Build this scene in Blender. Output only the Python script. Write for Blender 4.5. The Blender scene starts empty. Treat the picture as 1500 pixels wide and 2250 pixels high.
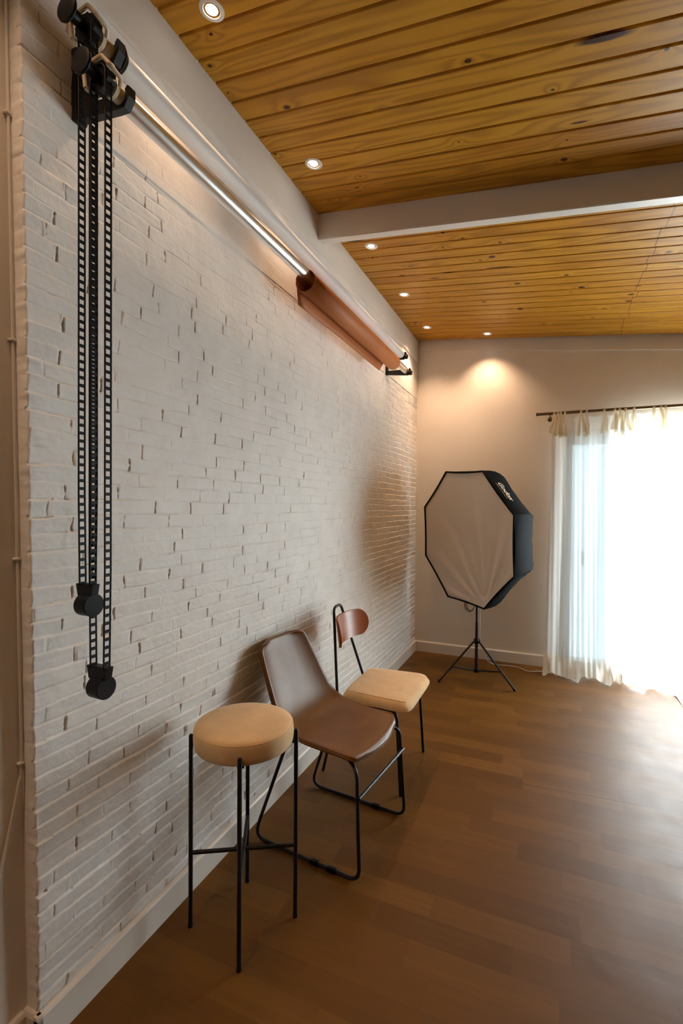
import bpy, bmesh, math, random
import numpy as np
from mathutils import Vector, Matrix

random.seed(7)
RNG = np.random.default_rng(11)
S = bpy.context.scene
COL = S.collection

# ------------------------------------------------------------------ camera
cam_d = bpy.data.cameras.new('camera')
cam = bpy.data.objects.new('camera', cam_d)
COL.objects.link(cam)
cam_d.sensor_fit = 'VERTICAL'
cam_d.sensor_height = 36.0
cam_d.sensor_width = 24.0
cam_d.lens = 1058.91 / 2250 * 36.0
cam_d.clip_start = 0.05
CAM = Vector((1.2541, 0.0, 1.5))
yaw, pitch, roll = 0.4054, -0.0129, 0.0071
fw = Vector((-math.sin(yaw) * math.cos(pitch), math.cos(yaw) * math.cos(pitch), math.sin(pitch)))
rt = Vector((math.cos(yaw), math.sin(yaw), 0))
up = rt.cross(fw)
r2 = rt * math.cos(roll) + up * math.sin(roll)
u2 = r2.cross(fw)
cam.matrix_world = Matrix(((r2.x, u2.x, -fw.x, CAM.x), (r2.y, u2.y, -fw.y, CAM.y), (r2.z, u2.z, -fw.z, CAM.z), (0, 0, 0, 1)))
S.camera = cam

# ------------------------------------------------------------------ world, daylight, exposure
DAY = 31.0          # radiance of the overcast sky outside the glazed door
SPOT_W = 15.0       # each ceiling downlight
WARM = (1.0, 0.64, 0.40)
w = bpy.data.worlds.new('sky')
S.world = w
w.use_nodes = True
bg = w.node_tree.nodes['Background']
bg.inputs[0].default_value = (0.86, 0.95, 1.0, 1)
bg.inputs[1].default_value = DAY
ad = bpy.data.lights.new('window_daylight', 'AREA')
ad.shape = 'RECTANGLE'
ad.size, ad.size_y = 2.2, 2.2
ad.cycles.is_portal = True
ao = bpy.data.objects.new('window_daylight', ad)
COL.objects.link(ao)
ao.location = (2.48, 5.12, 1.1)
ao.rotation_euler = (math.radians(-90), 0, 0)
S.view_settings.view_transform = 'Standard'
S.view_settings.look = 'None'
S.view_settings.exposure = 0.25
S.view_settings.gamma = 1.0
S.view_settings.use_curve_mapping = False
S.cycles.max_bounces = 12
S.cycles.diffuse_bounces = 6
S.cycles.transparent_max_bounces = 12
S.cycles.sample_clamp_indirect = 8.0

# ------------------------------------------------------------------ material helpers
def mat(name, col=(0.8, 0.8, 0.8), rough=0.5, metal=0.0, **kw):
    m = bpy.data.materials.new(name)
    m.use_nodes = True
    b = m.node_tree.nodes['Principled BSDF']
    b.inputs['Base Color'].default_value = (*col, 1)
    b.inputs['Roughness'].default_value = rough
    b.inputs['Metallic'].default_value = metal
    for k, v in kw.items():
        b.inputs[k.replace('_', ' ')].default_value = v
    return m

class NT:
    """small node-graph helper"""
    def __init__(self, m):
        self.t = m.node_tree
        self.b = self.t.nodes.get('Principled BSDF')
    def n(self, typ, **kw):
        x = self.t.nodes.new(typ)
        for k, v in kw.items():
            setattr(x, k, v)
        return x
    def l(self, a, b):
        self.t.links.new(a, b)
    def val(self, sock, v):
        if isinstance(v, (int, float)):
            sock.default_value = v
        elif isinstance(v, (tuple, list)):
            sock.default_value = v
        else:
            self.l(v, sock)
    def math(self, op, a, b=None, c=None, clamp=False):
        x = self.n('ShaderNodeMath', operation=op)
        x.use_clamp = clamp
        self.val(x.inputs[0], a)
        if b is not None:
            self.val(x.inputs[1], b)
        if c is not None:
            self.val(x.inputs[2], c)
        return x.outputs[0]
    def comb(self, x, y, z):
        c = self.n('ShaderNodeCombineXYZ')
        for i, v in enumerate((x, y, z)):
            self.val(c.inputs[i], v)
        return c.outputs[0]
    def xyz(self, coord='Object'):
        tc = self.n('ShaderNodeTexCoord')
        s = self.n('ShaderNodeSeparateXYZ')
        self.l(tc.outputs[coord], s.inputs[0])
        return tc.outputs[coord], s.outputs[0], s.outputs[1], s.outputs[2]
    def noise(self, vec, scale=5.0, detail=2.0, rough=0.5, dist=0.0):
        x = self.n('ShaderNodeTexNoise')
        if vec is not None:
            self.l(vec, x.inputs['Vector'])
        x.inputs['Scale'].default_value = scale
        x.inputs['Detail'].default_value = detail
        x.inputs['Roughness'].default_value = rough
        x.inputs['Distortion'].default_value = dist
        return x.outputs['Fac']
    def ramp(self, fac, stops):
        r = self.n('ShaderNodeValToRGB')
        self.l(fac, r.inputs[0])
        e = r.color_ramp.elements
        while len(e) < len(stops):
            e.new(0.5)
        for i, (p, c) in enumerate(stops):
            e[i].position = p
            e[i].color = (*c, 1) if len(c) == 3 else c
        return r.outputs[0]
    def mix(self, fac, a, b, mode='MIX'):
        x = self.n('ShaderNodeMix', data_type='RGBA', blend_type=mode)
        self.val(x.inputs[0], fac)
        self.val(x.inputs[6], a if not (isinstance(a, tuple) and len(a) == 3) else (*a, 1))
        self.val(x.inputs[7], b if not (isinstance(b, tuple) and len(b) == 3) else (*b, 1))
        return x.outputs[2]
    def bump(self, h, strength=0.3, dist=0.01):
        x = self.n('ShaderNodeBump')
        x.inputs['Strength'].default_value = strength
        x.inputs['Distance'].default_value = dist
        self.l(h, x.inputs['Height'])
        self.l(x.outputs[0], self.b.inputs['Normal'])
        return x

# painted masonry
M_BRICK = mat('white_painted_brick', (0.74, 0.71, 0.66), 0.55)
g = NT(M_BRICK)
v, x, y, z = g.xyz()
n1 = g.noise(v, 7.0, 4.0, 0.6)
c1 = g.ramp(n1, [(0.3, (0.775, 0.76, 0.73)), (0.7, (0.86, 0.85, 0.825))])
at = g.n('ShaderNodeAttribute', attribute_name='cavity')
c2 = g.mix(g.math('MULTIPLY', at.outputs['Fac'], 0.9, clamp=True), c1, (0.50, 0.385, 0.25))
g.l(c2, g.b.inputs['Base Color'])
n2 = g.noise(v, 140.0, 4.0, 0.6)
n3 = g.noise(v, 34.0, 3.0, 0.55)
g.bump(g.math('ADD', g.math('MULTIPLY', n2, 0.35), n3), 0.35, 0.004)

M_WALL = mat('warm_white_plaster', (0.76, 0.71, 0.64), 0.6)
g = NT(M_WALL)
v, x, y, z = g.xyz()
g.l(g.ramp(g.noise(v, 3.0, 3.0), [(0.3, (0.73, 0.68, 0.61)), (0.7, (0.78, 0.735, 0.665))]), g.b.inputs['Base Color'])
g.bump(g.noise(v, 60.0, 4.0), 0.12, 0.003)

M_TRIM = mat('white_gloss_trim', (0.74, 0.70, 0.64), 0.35)
g = NT(M_TRIM)
v, x, y, z = g.xyz()
g.bump(g.noise(v, 30.0, 3.0), 0.06, 0.003)

M_DIM = mat('bounce_cutting_plaster', (0.30, 0.26, 0.22), 0.7)  # unseen walls coloured dark to cut the light bounced into the room

# pine boards
M_PINE = mat('varnished_pine_boards', (0.5, 0.25, 0.06), 0.38)
g = NT(M_PINE)
v, x, y, z = g.xyz()
pa = g.n('ShaderNodeAttribute', attribute_name='plank')
pid = pa.outputs['Fac']
pa2 = g.n('ShaderNodeAttribute', attribute_name='across')
acr = pa2.outputs['Fac']
px = g.math('ADD', x, g.math('MULTIPLY', pid, 37.0))
kv = g.comb(g.math('MULTIPLY', px, 1.35), g.math('ADD', g.math('MULTIPLY', y, 9.6), g.math('MULTIPLY', pid, 5.0)), 0.0)
vo = g.n('ShaderNodeTexVoronoi', feature='F1', voronoi_dimensions='2D')
g.l(kv, vo.inputs['Vector'])
vo.inputs['Scale'].default_value = 1.0
sp = g.n('ShaderNodeSeparateColor')
g.l(vo.outputs['Color'], sp.inputs[0])
dv_ = g.n('ShaderNodeVectorMath', operation='SUBTRACT')
g.l(kv, dv_.inputs[0])
g.l(vo.outputs['Position'], dv_.inputs[1])
sx_ = g.n('ShaderNodeSeparateXYZ')
g.l(dv_.outputs[0], sx_.inputs[0])
# metres from the knot's heart, along and across the board; some knots are cut lengthwise
elong = g.math('ADD', 1.3, g.math('MULTIPLY', g.math('GREATER_THAN', sp.outputs[2], 0.86), 4.0))
kdx = g.math('DIVIDE', sx_.outputs[0], g.math('MULTIPLY', elong, 1.35))
kdy = g.math('DIVIDE', sx_.outputs[1], 9.6)
kd = g.math('SQRT', g.math('ADD', g.math('MULTIPLY', kdx, kdx), g.math('MULTIPLY', kdy, kdy)))
pick = g.math('GREATER_THAN', sp.outputs[0], 0.35)
ksz = g.math('ADD', 0.0055, g.math('MULTIPLY', g.math('MULTIPLY', sp.outputs[1], sp.outputs[1]), 0.0155))
nz = g.noise(g.comb(g.math('MULTIPLY', px, 30.0), g.math('MULTIPLY', y, 70.0), 0.0), 1.0, 2.0)
kdn = g.math('ADD', kd, g.math('MULTIPLY', g.math('SUBTRACT', nz, 0.5), 0.006))
knot = g.math('MULTIPLY', pick, g.math('SUBTRACT', 1.0, g.math('DIVIDE', kdn, ksz), clamp=True))
knot = g.math('MULTIPLY', knot, 2.6, clamp=True)
halo = g.math('MULTIPLY', pick, g.math('POWER', 2.718, g.math('MULTIPLY', kd, -42.0)))
gr = g.noise(g.comb(g.math('MULTIPLY', px, 0.55), g.math('ADD', g.math('MULTIPLY', y, 7.5), g.math('MULTIPLY', pid, 91.0)), pid), 1.0, 1.5, 0.45, 0.25)
gr = g.math('ADD', gr, g.math('MULTIPLY', halo, 0.22))
ring = g.math('SINE', g.math('MULTIPLY', gr, 66.0))
ring = g.math('ADD', 0.5, g.math('MULTIPLY', ring, 0.5))
ring = g.math('POWER', ring, 1.8)
fine = g.noise(g.comb(g.math('MULTIPLY', px, 3.0), g.math('MULTIPLY', y, 260.0), 0.0), 1.0, 3.0)
base = g.ramp(pid, [(0.0, (0.42, 0.187, 0.013)), (0.5, (0.49, 0.240, 0.020)), (1.0, (0.45, 0.202, 0.015))])
dark = g.mix(g.math('MULTIPLY', ring, 0.50), base, (0.20, 0.066, 0.004))
dark = g.mix(g.math('MULTIPLY', g.math('SUBTRACT', fine, 0.35), 0.35, clamp=True), dark, (0.31, 0.115, 0.012))
streak = g.noise(g.comb(g.math('MULTIPLY', px, 0.35), g.math('ADD', g.math('MULTIPLY', y, 5.0), g.math('MULTIPLY', pid, 53.0)), 3.0), 1.0, 2.0)
dark = g.mix(g.math('MULTIPLY', g.math('GREATER_THAN', streak, 0.64), 0.25), dark, (0.33, 0.09, 0.008))
dark = g.mix(knot, dark, (0.045, 0.014, 0.005))
butt = g.math('ABSOLUTE', g.math('SUBTRACT', x, g.math('ADD', 1.79, g.math('MULTIPLY', pid, 0.03))))
butt = g.math('MULTIPLY', g.math('LESS_THAN', butt, 0.0022), g.math('GREATER_THAN', y, 2.6))
dark = g.mix(g.math('MULTIPLY', butt, 0.85), dark, (0.06, 0.02, 0.006))
g.l(dark, g.b.inputs['Base Color'])
g.bump(g.math('ADD', g.math('MULTIPLY', ring, 0.4), fine), 0.08, 0.002)

# laminate floor: rows 0.11 wide along x, blocks 0.46 long
M_FLOOR = mat('brown_oak_laminate', (0.25, 0.11, 0.035), 0.36)
M_PINE.node_tree.nodes['Principled BSDF'].inputs['Specular IOR Level'].default_value = 0.2
g = NT(M_FLOOR)
v, x, y, z = g.xyz()
RW = 0.1105
ry = g.math('DIVIDE', g.math('SUBTRACT', y, 1.836), RW)
row = g.math('FLOOR', ry)
wn = g.n('ShaderNodeTexWhiteNoise', noise_dimensions='1D')
g.l(row, wn.inputs['W'])
bx_ = g.math('ADD', g.math('DIVIDE', x, 0.47), g.math('MULTIPLY', wn.outputs['Value'], 7.0))
blk = g.math('FLOOR', bx_)
wn2 = g.n('ShaderNodeTexWhiteNoise', noise_dimensions='2D')
g.l(g.comb(row, blk, 0.0), wn2.inputs['Vector'])
rid = wn2.outputs['Value']
fg = g.noise(g.comb(g.math('ADD', g.math('MULTIPLY', x, 2.2), g.math('MULTIPLY', rid, 60.0)), g.math('MULTIPLY', y, 42.0), rid), 1.0, 4.0, 0.6, 0.3)
bc = g.ramp(rid, [(0.0, (0.112, 0.0445, 0.0058)), (0.5, (0.139, 0.0565, 0.0080)), (1.0, (0.170, 0.072, 0.0110))])
bc = g.mix(g.math('MULTIPLY', g.math('SUBTRACT', fg, 0.3), 0.8, clamp=True), bc, (0.066, 0.025, 0.0035))
fry = g.math('FRACT', ry)
fbx = g.math('FRACT', bx_)
e1 = g.math('LESS_THAN', g.math('MINIMUM', fry, g.math('SUBTRACT', 1.0, fry)), 0.010)
e2 = g.math('LESS_THAN', g.math('MINIMUM', fbx, g.math('SUBTRACT', 1.0, fbx)), 0.0022)
bc = g.mix(g.math('MULTIPLY', g.math('MAXIMUM', e1, e2), 0.35), bc, (0.08, 0.03, 0.01))
# open sheet seam and a scratch
sy = g.math('ADD', 2.69, g.math('MULTIPLY', x, 0.074))
seam = g.math('MULTIPLY', g.math('LESS_THAN', g.math('ABSOLUTE', g.math('SUBTRACT', y, sy)), 0.003), g.math('GREATER_THAN', x, 1.12))
sc2 = g.math('MULTIPLY', g.math('LESS_THAN', g.math('ABSOLUTE', g.math('SUBTRACT', y, g.math('ADD', 3.37, g.math('MULTIPLY', x, -0.06)))), 0.004),
             g.math('LESS_THAN', g.math('ABSOLUTE', g.math('SUBTRACT', x, 1.51)), 0.07))
seam = g.math('MAXIMUM', seam, sc2)
bc = g.mix(g.math('MULTIPLY', seam, 0.8), bc, (0.04, 0.016, 0.008))
g.l(bc, g.b.inputs['Base Color'])
wr = g.noise(v, 3.2, 2.5, 0.5, 0.6)
rr = g.math('ADD', 0.37, g.math('MULTIPLY', g.noise(v, 7.0, 3.0), 0.16))
g.l(rr, g.b.inputs['Roughness'])
g.b.inputs['Specular IOR Level'].default_value = 0.19
g.bump(g.math('ADD', g.math('ADD', g.math('MULTIPLY', wr, 3.0), g.math('MULTIPLY', fg, 0.12)), g.math('MULTIPLY', seam, -0.4)), 0.085, 0.012)

M_BLACK = mat('black_powder_coated_steel', (0.007, 0.007, 0.009), 0.4, Specular_IOR_Level=0.35)
M_BLKPL = mat('black_plastic', (0.005, 0.005, 0.006), 0.4, Specular_IOR_Level=0.22)
M_CHAIN = mat('black_plastic_chain', (0.005, 0.005, 0.006), 0.6, Specular_IOR_Level=0.2)
M_CREAM = mat('cream_plastic', (0.62, 0.52, 0.36), 0.4)
M_ALU = mat('brushed_aluminium', (0.86, 0.87, 0.88), 0.3, 1.0)
M_PAPER = mat('white_backdrop_vinyl', (0.78, 0.765, 0.75), 0.5, Specular_IOR_Level=0.3)
M_ORANGE = mat('terracotta_backdrop_vinyl', (0.47, 0.150, 0.038), 0.6, Specular_IOR_Level=0.3)
M_LEATH = mat('brown_leatherette', (0.155, 0.062, 0.020), 0.36, Specular_IOR_Level=0.36)
g = NT(M_LEATH)
v, x, y, z = g.xyz()
g.l(g.ramp(g.noise(v, 9.0, 4.0), [(0.3, (0.130, 0.050, 0.0085)), (0.75, (0.175, 0.071, 0.013))]), g.b.inputs['Base Color'])
vv = g.n('ShaderNodeTexVoronoi')
g.l(v, vv.inputs['Vector'])
vv.inputs['Scale'].default_value = 330.0
g.bump(g.math('ADD', vv.outputs['Distance'], g.math('MULTIPLY', g.noise(v, 14.0, 3.0), 2.5)), 0.14, 0.003)
M_SUEDE = mat('beige_suede', (0.56, 0.36, 0.19), 0.85, Sheen_Weight=0.25, Sheen_Roughness=0.5)
g = NT(M_SUEDE)
v, x, y, z = g.xyz()
g.l(g.ramp(g.noise(v, 13.0, 4.0, 0.6), [(0.3, (0.62, 0.405, 0.19)), (0.72, (0.73, 0.495, 0.25))]), g.b.inputs['Base Color'])
g.bump(g.noise(v, 320.0, 3.0), 0.12, 0.002)
M_VENEER = mat('reddish_brown_wood_veneer', (0.235, 0.062, 0.018), 0.3, Specular_IOR_Level=0.35)
g = NT(M_VENEER)
v, x, y, z = g.xyz()
g.l(g.ramp(g.noise(g.comb(g.math('MULTIPLY', x, 6.0), g.math('MULTIPLY', y, 5.0), g.math('MULTIPLY', z, 90.0)), 1.0, 3.0), [(0.3, (0.27, 0.060, 0.010)), (0.7, (0.37, 0.092, 0.016))]), g.b.inputs['Base Color'])
M_NYLON = mat('black_nylon', (0.006, 0.0085, 0.012), 0.7, Specular_IOR_Level=0.05)
M_DIFF = mat('white_diffuser_fabric', (0.62, 0.56, 0.49), 0.8)
g = NT(M_DIFF)
v, x, y, z = g.xyz()
g.bump(g.noise(v, 90.0, 3.0), 0.1, 0.002)
M_PRINT = mat('white_print', (0.85, 0.84, 0.80), 0.5)
M_CABLE = mat('white_cable', (0.72, 0.69, 0.63), 0.4)
M_BRONZE = mat('bronze_curtain_rod', (0.16, 0.115, 0.07), 0.4, 0.7)
M_WHPL = mat('white_fixture', (0.70, 0.66, 0.60), 0.4)
M_FRAME = mat('white_window_frame', (0.7, 0.74, 0.76), 0.35)
M_LAMP = mat('lit_lamp', (1, 1, 1), 0.4)
bb = M_LAMP.node_tree.nodes['Principled BSDF']
bb.inputs['Emission Color'].default_value = (1.0, 0.93, 0.84, 1)
bb.inputs['Emission Strength'].default_value = 14.0

def sheer(name, tr, col):
    m = bpy.data.materials.new(name)
    m.use_nodes = True
    t = m.node_tree
    t.nodes.clear()
    o = t.nodes.new('ShaderNodeOutputMaterial')
    m1 = t.nodes.new('ShaderNodeMixShader')
    m2 = t.nodes.new('ShaderNodeMixShader')
    tp = t.nodes.new('ShaderNodeBsdfTransparent')
    tl = t.nodes.new('ShaderNodeBsdfTranslucent')
    df = t.nodes.new('ShaderNodeBsdfDiffuse')
    tl.inputs[0].default_value = (*col, 1)
    df.inputs[0].default_value = (*col, 1)
    m2.inputs[0].default_value = 0.45
    m1.inputs[0].default_value = 1 - tr
    t.links.new(tl.outputs[0], m2.inputs[1])
    t.links.new(df.outputs[0], m2.inputs[2])
    t.links.new(tp.outputs[0], m1.inputs[1])
    t.links.new(m2.outputs[0], m1.inputs[2])
    t.links.new(m1.outputs[0], o.inputs[0])
    return m
M_SHEER = sheer('sheer_white_voile', 0.15, (0.86, 0.86, 0.82))
M_HEM = sheer('doubled_voile_hem', 0.08, (0.84, 0.80, 0.70))
M_TIE = sheer('cream_tie_fabric', 0.02, (0.82, 0.74, 0.58))

def thin_glass(name, tint):
    m = bpy.data.materials.new(name)
    m.use_nodes = True
    t = m.node_tree
    t.nodes.clear()
    o = t.nodes.new('ShaderNodeOutputMaterial')
    mx = t.nodes.new('ShaderNodeMixShader')
    fr = t.nodes.new('ShaderNodeFresnel')
    fr.inputs[0].default_value = 1.45
    tp = t.nodes.new('ShaderNodeBsdfTransparent')
    tp.inputs[0].default_value = (*tint, 1)
    gl = t.nodes.new('ShaderNodeBsdfGlossy')
    gl.inputs['Roughness'].default_value = 0.02
    t.links.new(fr.outputs[0], mx.inputs[0])
    t.links.new(tp.outputs[0], mx.inputs[1])
    t.links.new(gl.outputs[0], mx.inputs[2])
    t.links.new(mx.outputs[0], o.inputs[0])
    return m
M_GLASS = thin_glass('clear_glass', (0.97, 0.985, 0.99))
M_TINT = thin_glass('bluish_tinted_glass', (0.235, 0.26, 0.27))

# ------------------------------------------------------------------ geometry helpers
def offset_of(o):
    v = Vector((0, 0, 0))
    while o is not None:
        v += o.location
        o = o.parent
    return v

def obj(name, bm, m, parent=None, world=True, angle=40, smooth=True):
    """link bm as ONE mesh object; world: the verts are world coordinates"""
    if parent is not None and world:
        off = offset_of(parent)
        for vv in bm.verts:
            vv.co -= off
    me = bpy.data.meshes.new(name)
    bm.normal_update()
    bm.to_mesh(me)
    bm.free()
    for mm in (m if isinstance(m, (list, tuple)) else [m]):
        me.materials.append(mm)
    if smooth:
        me.polygons.foreach_set('use_smooth', [True] * len(me.polygons))
        me.set_sharp_from_angle(angle=math.radians(angle))
    o = bpy.data.objects.new(name, me)
    COL.objects.link(o)
    if parent is not None:
        o.parent = parent
    return o

def thing(name, label, cat, loc=(0, 0, 0), rotz=0.0, group=None):
    o = bpy.data.objects.new(name, None)
    o.empty_display_size = 0.1
    COL.objects.link(o)
    o.location = loc
    o.rotation_euler = (0, 0, rotz)
    return tag(o, label, cat, group)

def tag(o, label, cat, group=None):
    o['label'] = label
    o['category'] = cat
    if group:
        o['group'] = group
    return o

def struct(name, bm, m, parent=None, **kw):
    o = obj(name, bm, m, parent, **kw)
    if parent is None:
        o['kind'] = 'structure'
    return o

def add_box(bm, lo, hi, bevel=0.0, mi=0, rot=None, seg=2):
    lo, hi = Vector(lo), Vector(hi)
    c, s = (lo + hi) / 2, hi - lo
    M = Matrix.Translation(c)
    if rot is not None:
        M = M @ rot.to_4x4()
    M = M @ Matrix.Diagonal((s.x, s.y, s.z, 1))
    r = bmesh.ops.create_cube(bm, size=1.0, matrix=M)
    vs = r['verts']
    fs = {f for v_ in vs for f in v_.link_faces}
    for f in fs:
        f.material_index = mi
    if bevel > 0:
        es = list({e for v_ in vs for e in v_.link_edges})
        bmesh.ops.bevel(bm, geom=es, offset=bevel, segments=seg, profile=0.5, affect='EDGES')

def fillet(pts, r, n=7):
    pts = [Vector(p) for p in pts]
    out = [pts[0]]
    for i in range(1, len(pts) - 1):
        a, b, c = pts[i - 1], pts[i], pts[i + 1]
        rr = r[i] if isinstance(r, (list, tuple)) else r
        d1, d2 = (a - b), (c - b)
        l1, l2 = d1.length, d2.length
        d1.normalize(); d2.normalize()
        ang = d1.angle(d2)
        if rr <= 0 or ang > math.pi - 0.02:
            out.append(b); continue
        t = min(rr / math.tan(ang / 2), l1 * 0.49, l2 * 0.49)
        p1, p2 = b + d1 * t, b + d2 * t
        for k in range(n + 1):
            s = k / n
            out.append(p1 * (1 - s) ** 2 + b * 2 * s * (1 - s) + p2 * s * s)
    out.append(pts[-1])
    return out

def catmull(pts, n=8):
    P = [Vector(p) for p in pts]
    P = [P[0] * 2 - P[1]] + P + [P[-1] * 2 - P[-2]]
    out = []
    for i in range(1, len(P) - 2):
        for k in range(n):
            t = k / n
            a, b, c, d = P[i - 1], P[i], P[i + 1], P[i + 2]
            out.append(0.5 * ((2 * b) + (c - a) * t + (2 * a - 5 * b + 4 * c - d) * t * t + (3 * b - a - 3 * c + d) * t ** 3))
    out.append(P[-2])
    return out

def add_tube(bm, pts, r, seg=12, caps=True, mi=0, closed=False):
    pts = [Vector(p) for p in pts]
    n = len(pts)
    rs = r if isinstance(r, (list, tuple)) else [r] * n
    tang = []
    for i in range(n):
        if closed:
            t = pts[(i + 1) % n] - pts[i - 1]
        else:
            t = pts[min(i + 1, n - 1)] - pts[max(i - 1, 0)]
        tang.append(t.normalized())
    a = Vector((0, 0, 1)) if abs(tang[0].z) < 0.9 else Vector((1, 0, 0))
    nrm = tang[0].cross(a).normalized()
    rings = []
    for i in range(n):
        nrm = (nrm - tang[i] * nrm.dot(tang[i])).normalized()
        bn = tang[i].cross(nrm)
        rings.append([bm.verts.new(pts[i] + (nrm * math.cos(2 * math.pi * k / seg) + bn * math.sin(2 * math.pi * k / seg)) * rs[i]) for k in range(seg)])
    for i in range(n if closed else n - 1):
        A, B = rings[i], rings[(i + 1) % n]
        for k in range(seg):
            f = bm.faces.new((A[k], A[(k + 1) % seg], B[(k + 1) % seg], B[k]))
            f.material_index = mi
    if caps and not closed:
        f = bm.faces.new(list(reversed(rings[0]))); f.material_index = mi
        f = bm.faces.new(rings[-1]); f.material_index = mi

def add_lathe(bm, prof, org, axis, seg=40, mi=0, closed=False):
    """prof: (radius, height along axis)"""
    axis = Vector(axis).normalized()
    a = Vector((0, 0, 1)) if abs(axis.z) < 0.9 else Vector((1, 0, 0))
    e1 = axis.cross(a).normalized()
    e2 = axis.cross(e1)
    org = Vector(org)
    rings = []
    for (r, h) in prof:
        if r < 1e-6:
            rings.append([bm.verts.new(org + axis * h)])
        else:
            rings.append([bm.verts.new(org + axis * h + (e1 * math.cos(2 * math.pi * k / seg) + e2 * math.sin(2 * math.pi * k / seg)) * r) for k in range(seg)])
    m = len(rings)
    for i in range(m if closed else m - 1):
        A, B = rings[i], rings[(i + 1) % m]
        for k in range(seg):
            k2 = (k + 1) % seg
            if len(A) == 1 and len(B) == 1:
                continue
            if len(A) == 1:
                f = bm.faces.new((A[0], B[k2], B[k]))
            elif len(B) == 1:
                f = bm.faces.new((A[k], A[k2], B[0]))
            else:
                f = bm.faces.new((A[k], A[k2], B[k2], B[k]))
            f.material_index = mi
    bmesh.ops.recalc_face_normals(bm, faces=bm.faces[:])

def add_prism(bm, poly, off, mi=0):
    """poly: list of points (one planar face), extruded by vector off"""
    off = Vector(off)
    A = [bm.verts.new(Vector(p)) for p in poly]
    B = [bm.verts.new(Vector(p) + off) for p in poly]
    n = len(A)
    fs = [bm.faces.new(list(reversed(A))), bm.faces.new(B)]
    for k in range(n):
        fs.append(bm.faces.new((A[k], A[(k + 1) % n], B[(k + 1) % n], B[k])))
    for f in fs:
        f.material_index = mi
    bmesh.ops.recalc_face_normals(bm, faces=fs)

def add_grid(bm, P, mi=0, flip=False):
    """P: rows of points"""
    V = [[bm.verts.new(Vector(p)) for p in row] for row in P]
    for i in range(len(V) - 1):
        for j in range(len(V[0]) - 1):
            q = (V[i][j], V[i][j + 1], V[i + 1][j + 1], V[i + 1][j])
            f = bm.faces.new(tuple(reversed(q)) if flip else q)
            f.material_index = mi
    return V

def new():
    return bmesh.new()

def vnoise(a, b, fa, fb, seed):
    """smooth 2-D value noise in [-1,1] on numpy arrays"""
    rg = np.random.default_rng(seed)
    L = rg.uniform(-1, 1, (257, 257))
    u, v_ = a * fa + 1000.3, b * fb + 1000.7
    iu, iv = np.floor(u).astype(int), np.floor(v_).astype(int)
    fu, fv = u - iu, v_ - iv
    fu = fu * fu * (3 - 2 * fu); fv = fv * fv * (3 - 2 * fv)
    g00 = L[iu % 257, iv % 257]; g10 = L[(iu + 1) % 257, iv % 257]
    g01 = L[iu % 257, (iv + 1) % 257]; g11 = L[(iu + 1) % 257, (iv + 1) % 257]
    return (g00 * (1 - fu) + g10 * fu) * (1 - fv) + (g01 * (1 - fu) + g11 * fu) * fv

# ================================================================== SETTING
D = 4.908                 # back wall
XR, YN = 5.2, -4.6        # right and rear walls
HC, SL = 3.195, 0.1016    # ceiling height at the left wall, slope down to the right
def ceil_z(x):
    return HC - SL * x

# floor
bm = new()
add_box(bm, (-0.3, YN - 0.1, -0.08), (XR + 0.1, D + 0.12, 0.0))
struct('floor', bm, M_FLOOR, smooth=False)

# back wall with glazed-door opening
OX0, OX1, OZ = 1.37, 3.58, 2.17
bm = new()
T = 0.14
add_box(bm, (-0.3, D, 0), (OX0, D + T, 3.3))
add_box(bm, (OX1, D, 0), (XR + 0.1, D + T, 3.3))
add_box(bm, (OX0, D, OZ), (OX1, D + T, 3.3))
struct('wall_back', bm, M_WALL, smooth=False)
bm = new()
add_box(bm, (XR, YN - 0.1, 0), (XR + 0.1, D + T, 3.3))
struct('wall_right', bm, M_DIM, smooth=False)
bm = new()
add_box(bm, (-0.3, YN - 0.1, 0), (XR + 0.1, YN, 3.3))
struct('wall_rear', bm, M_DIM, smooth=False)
# plain plaster wall, set back behind the brick facing
bm = new()
add_box(bm, (-0.20, YN, 0), (-0.06, D, 3.3))
struct('wall_left', bm, M_WALL, smooth=False)

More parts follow.
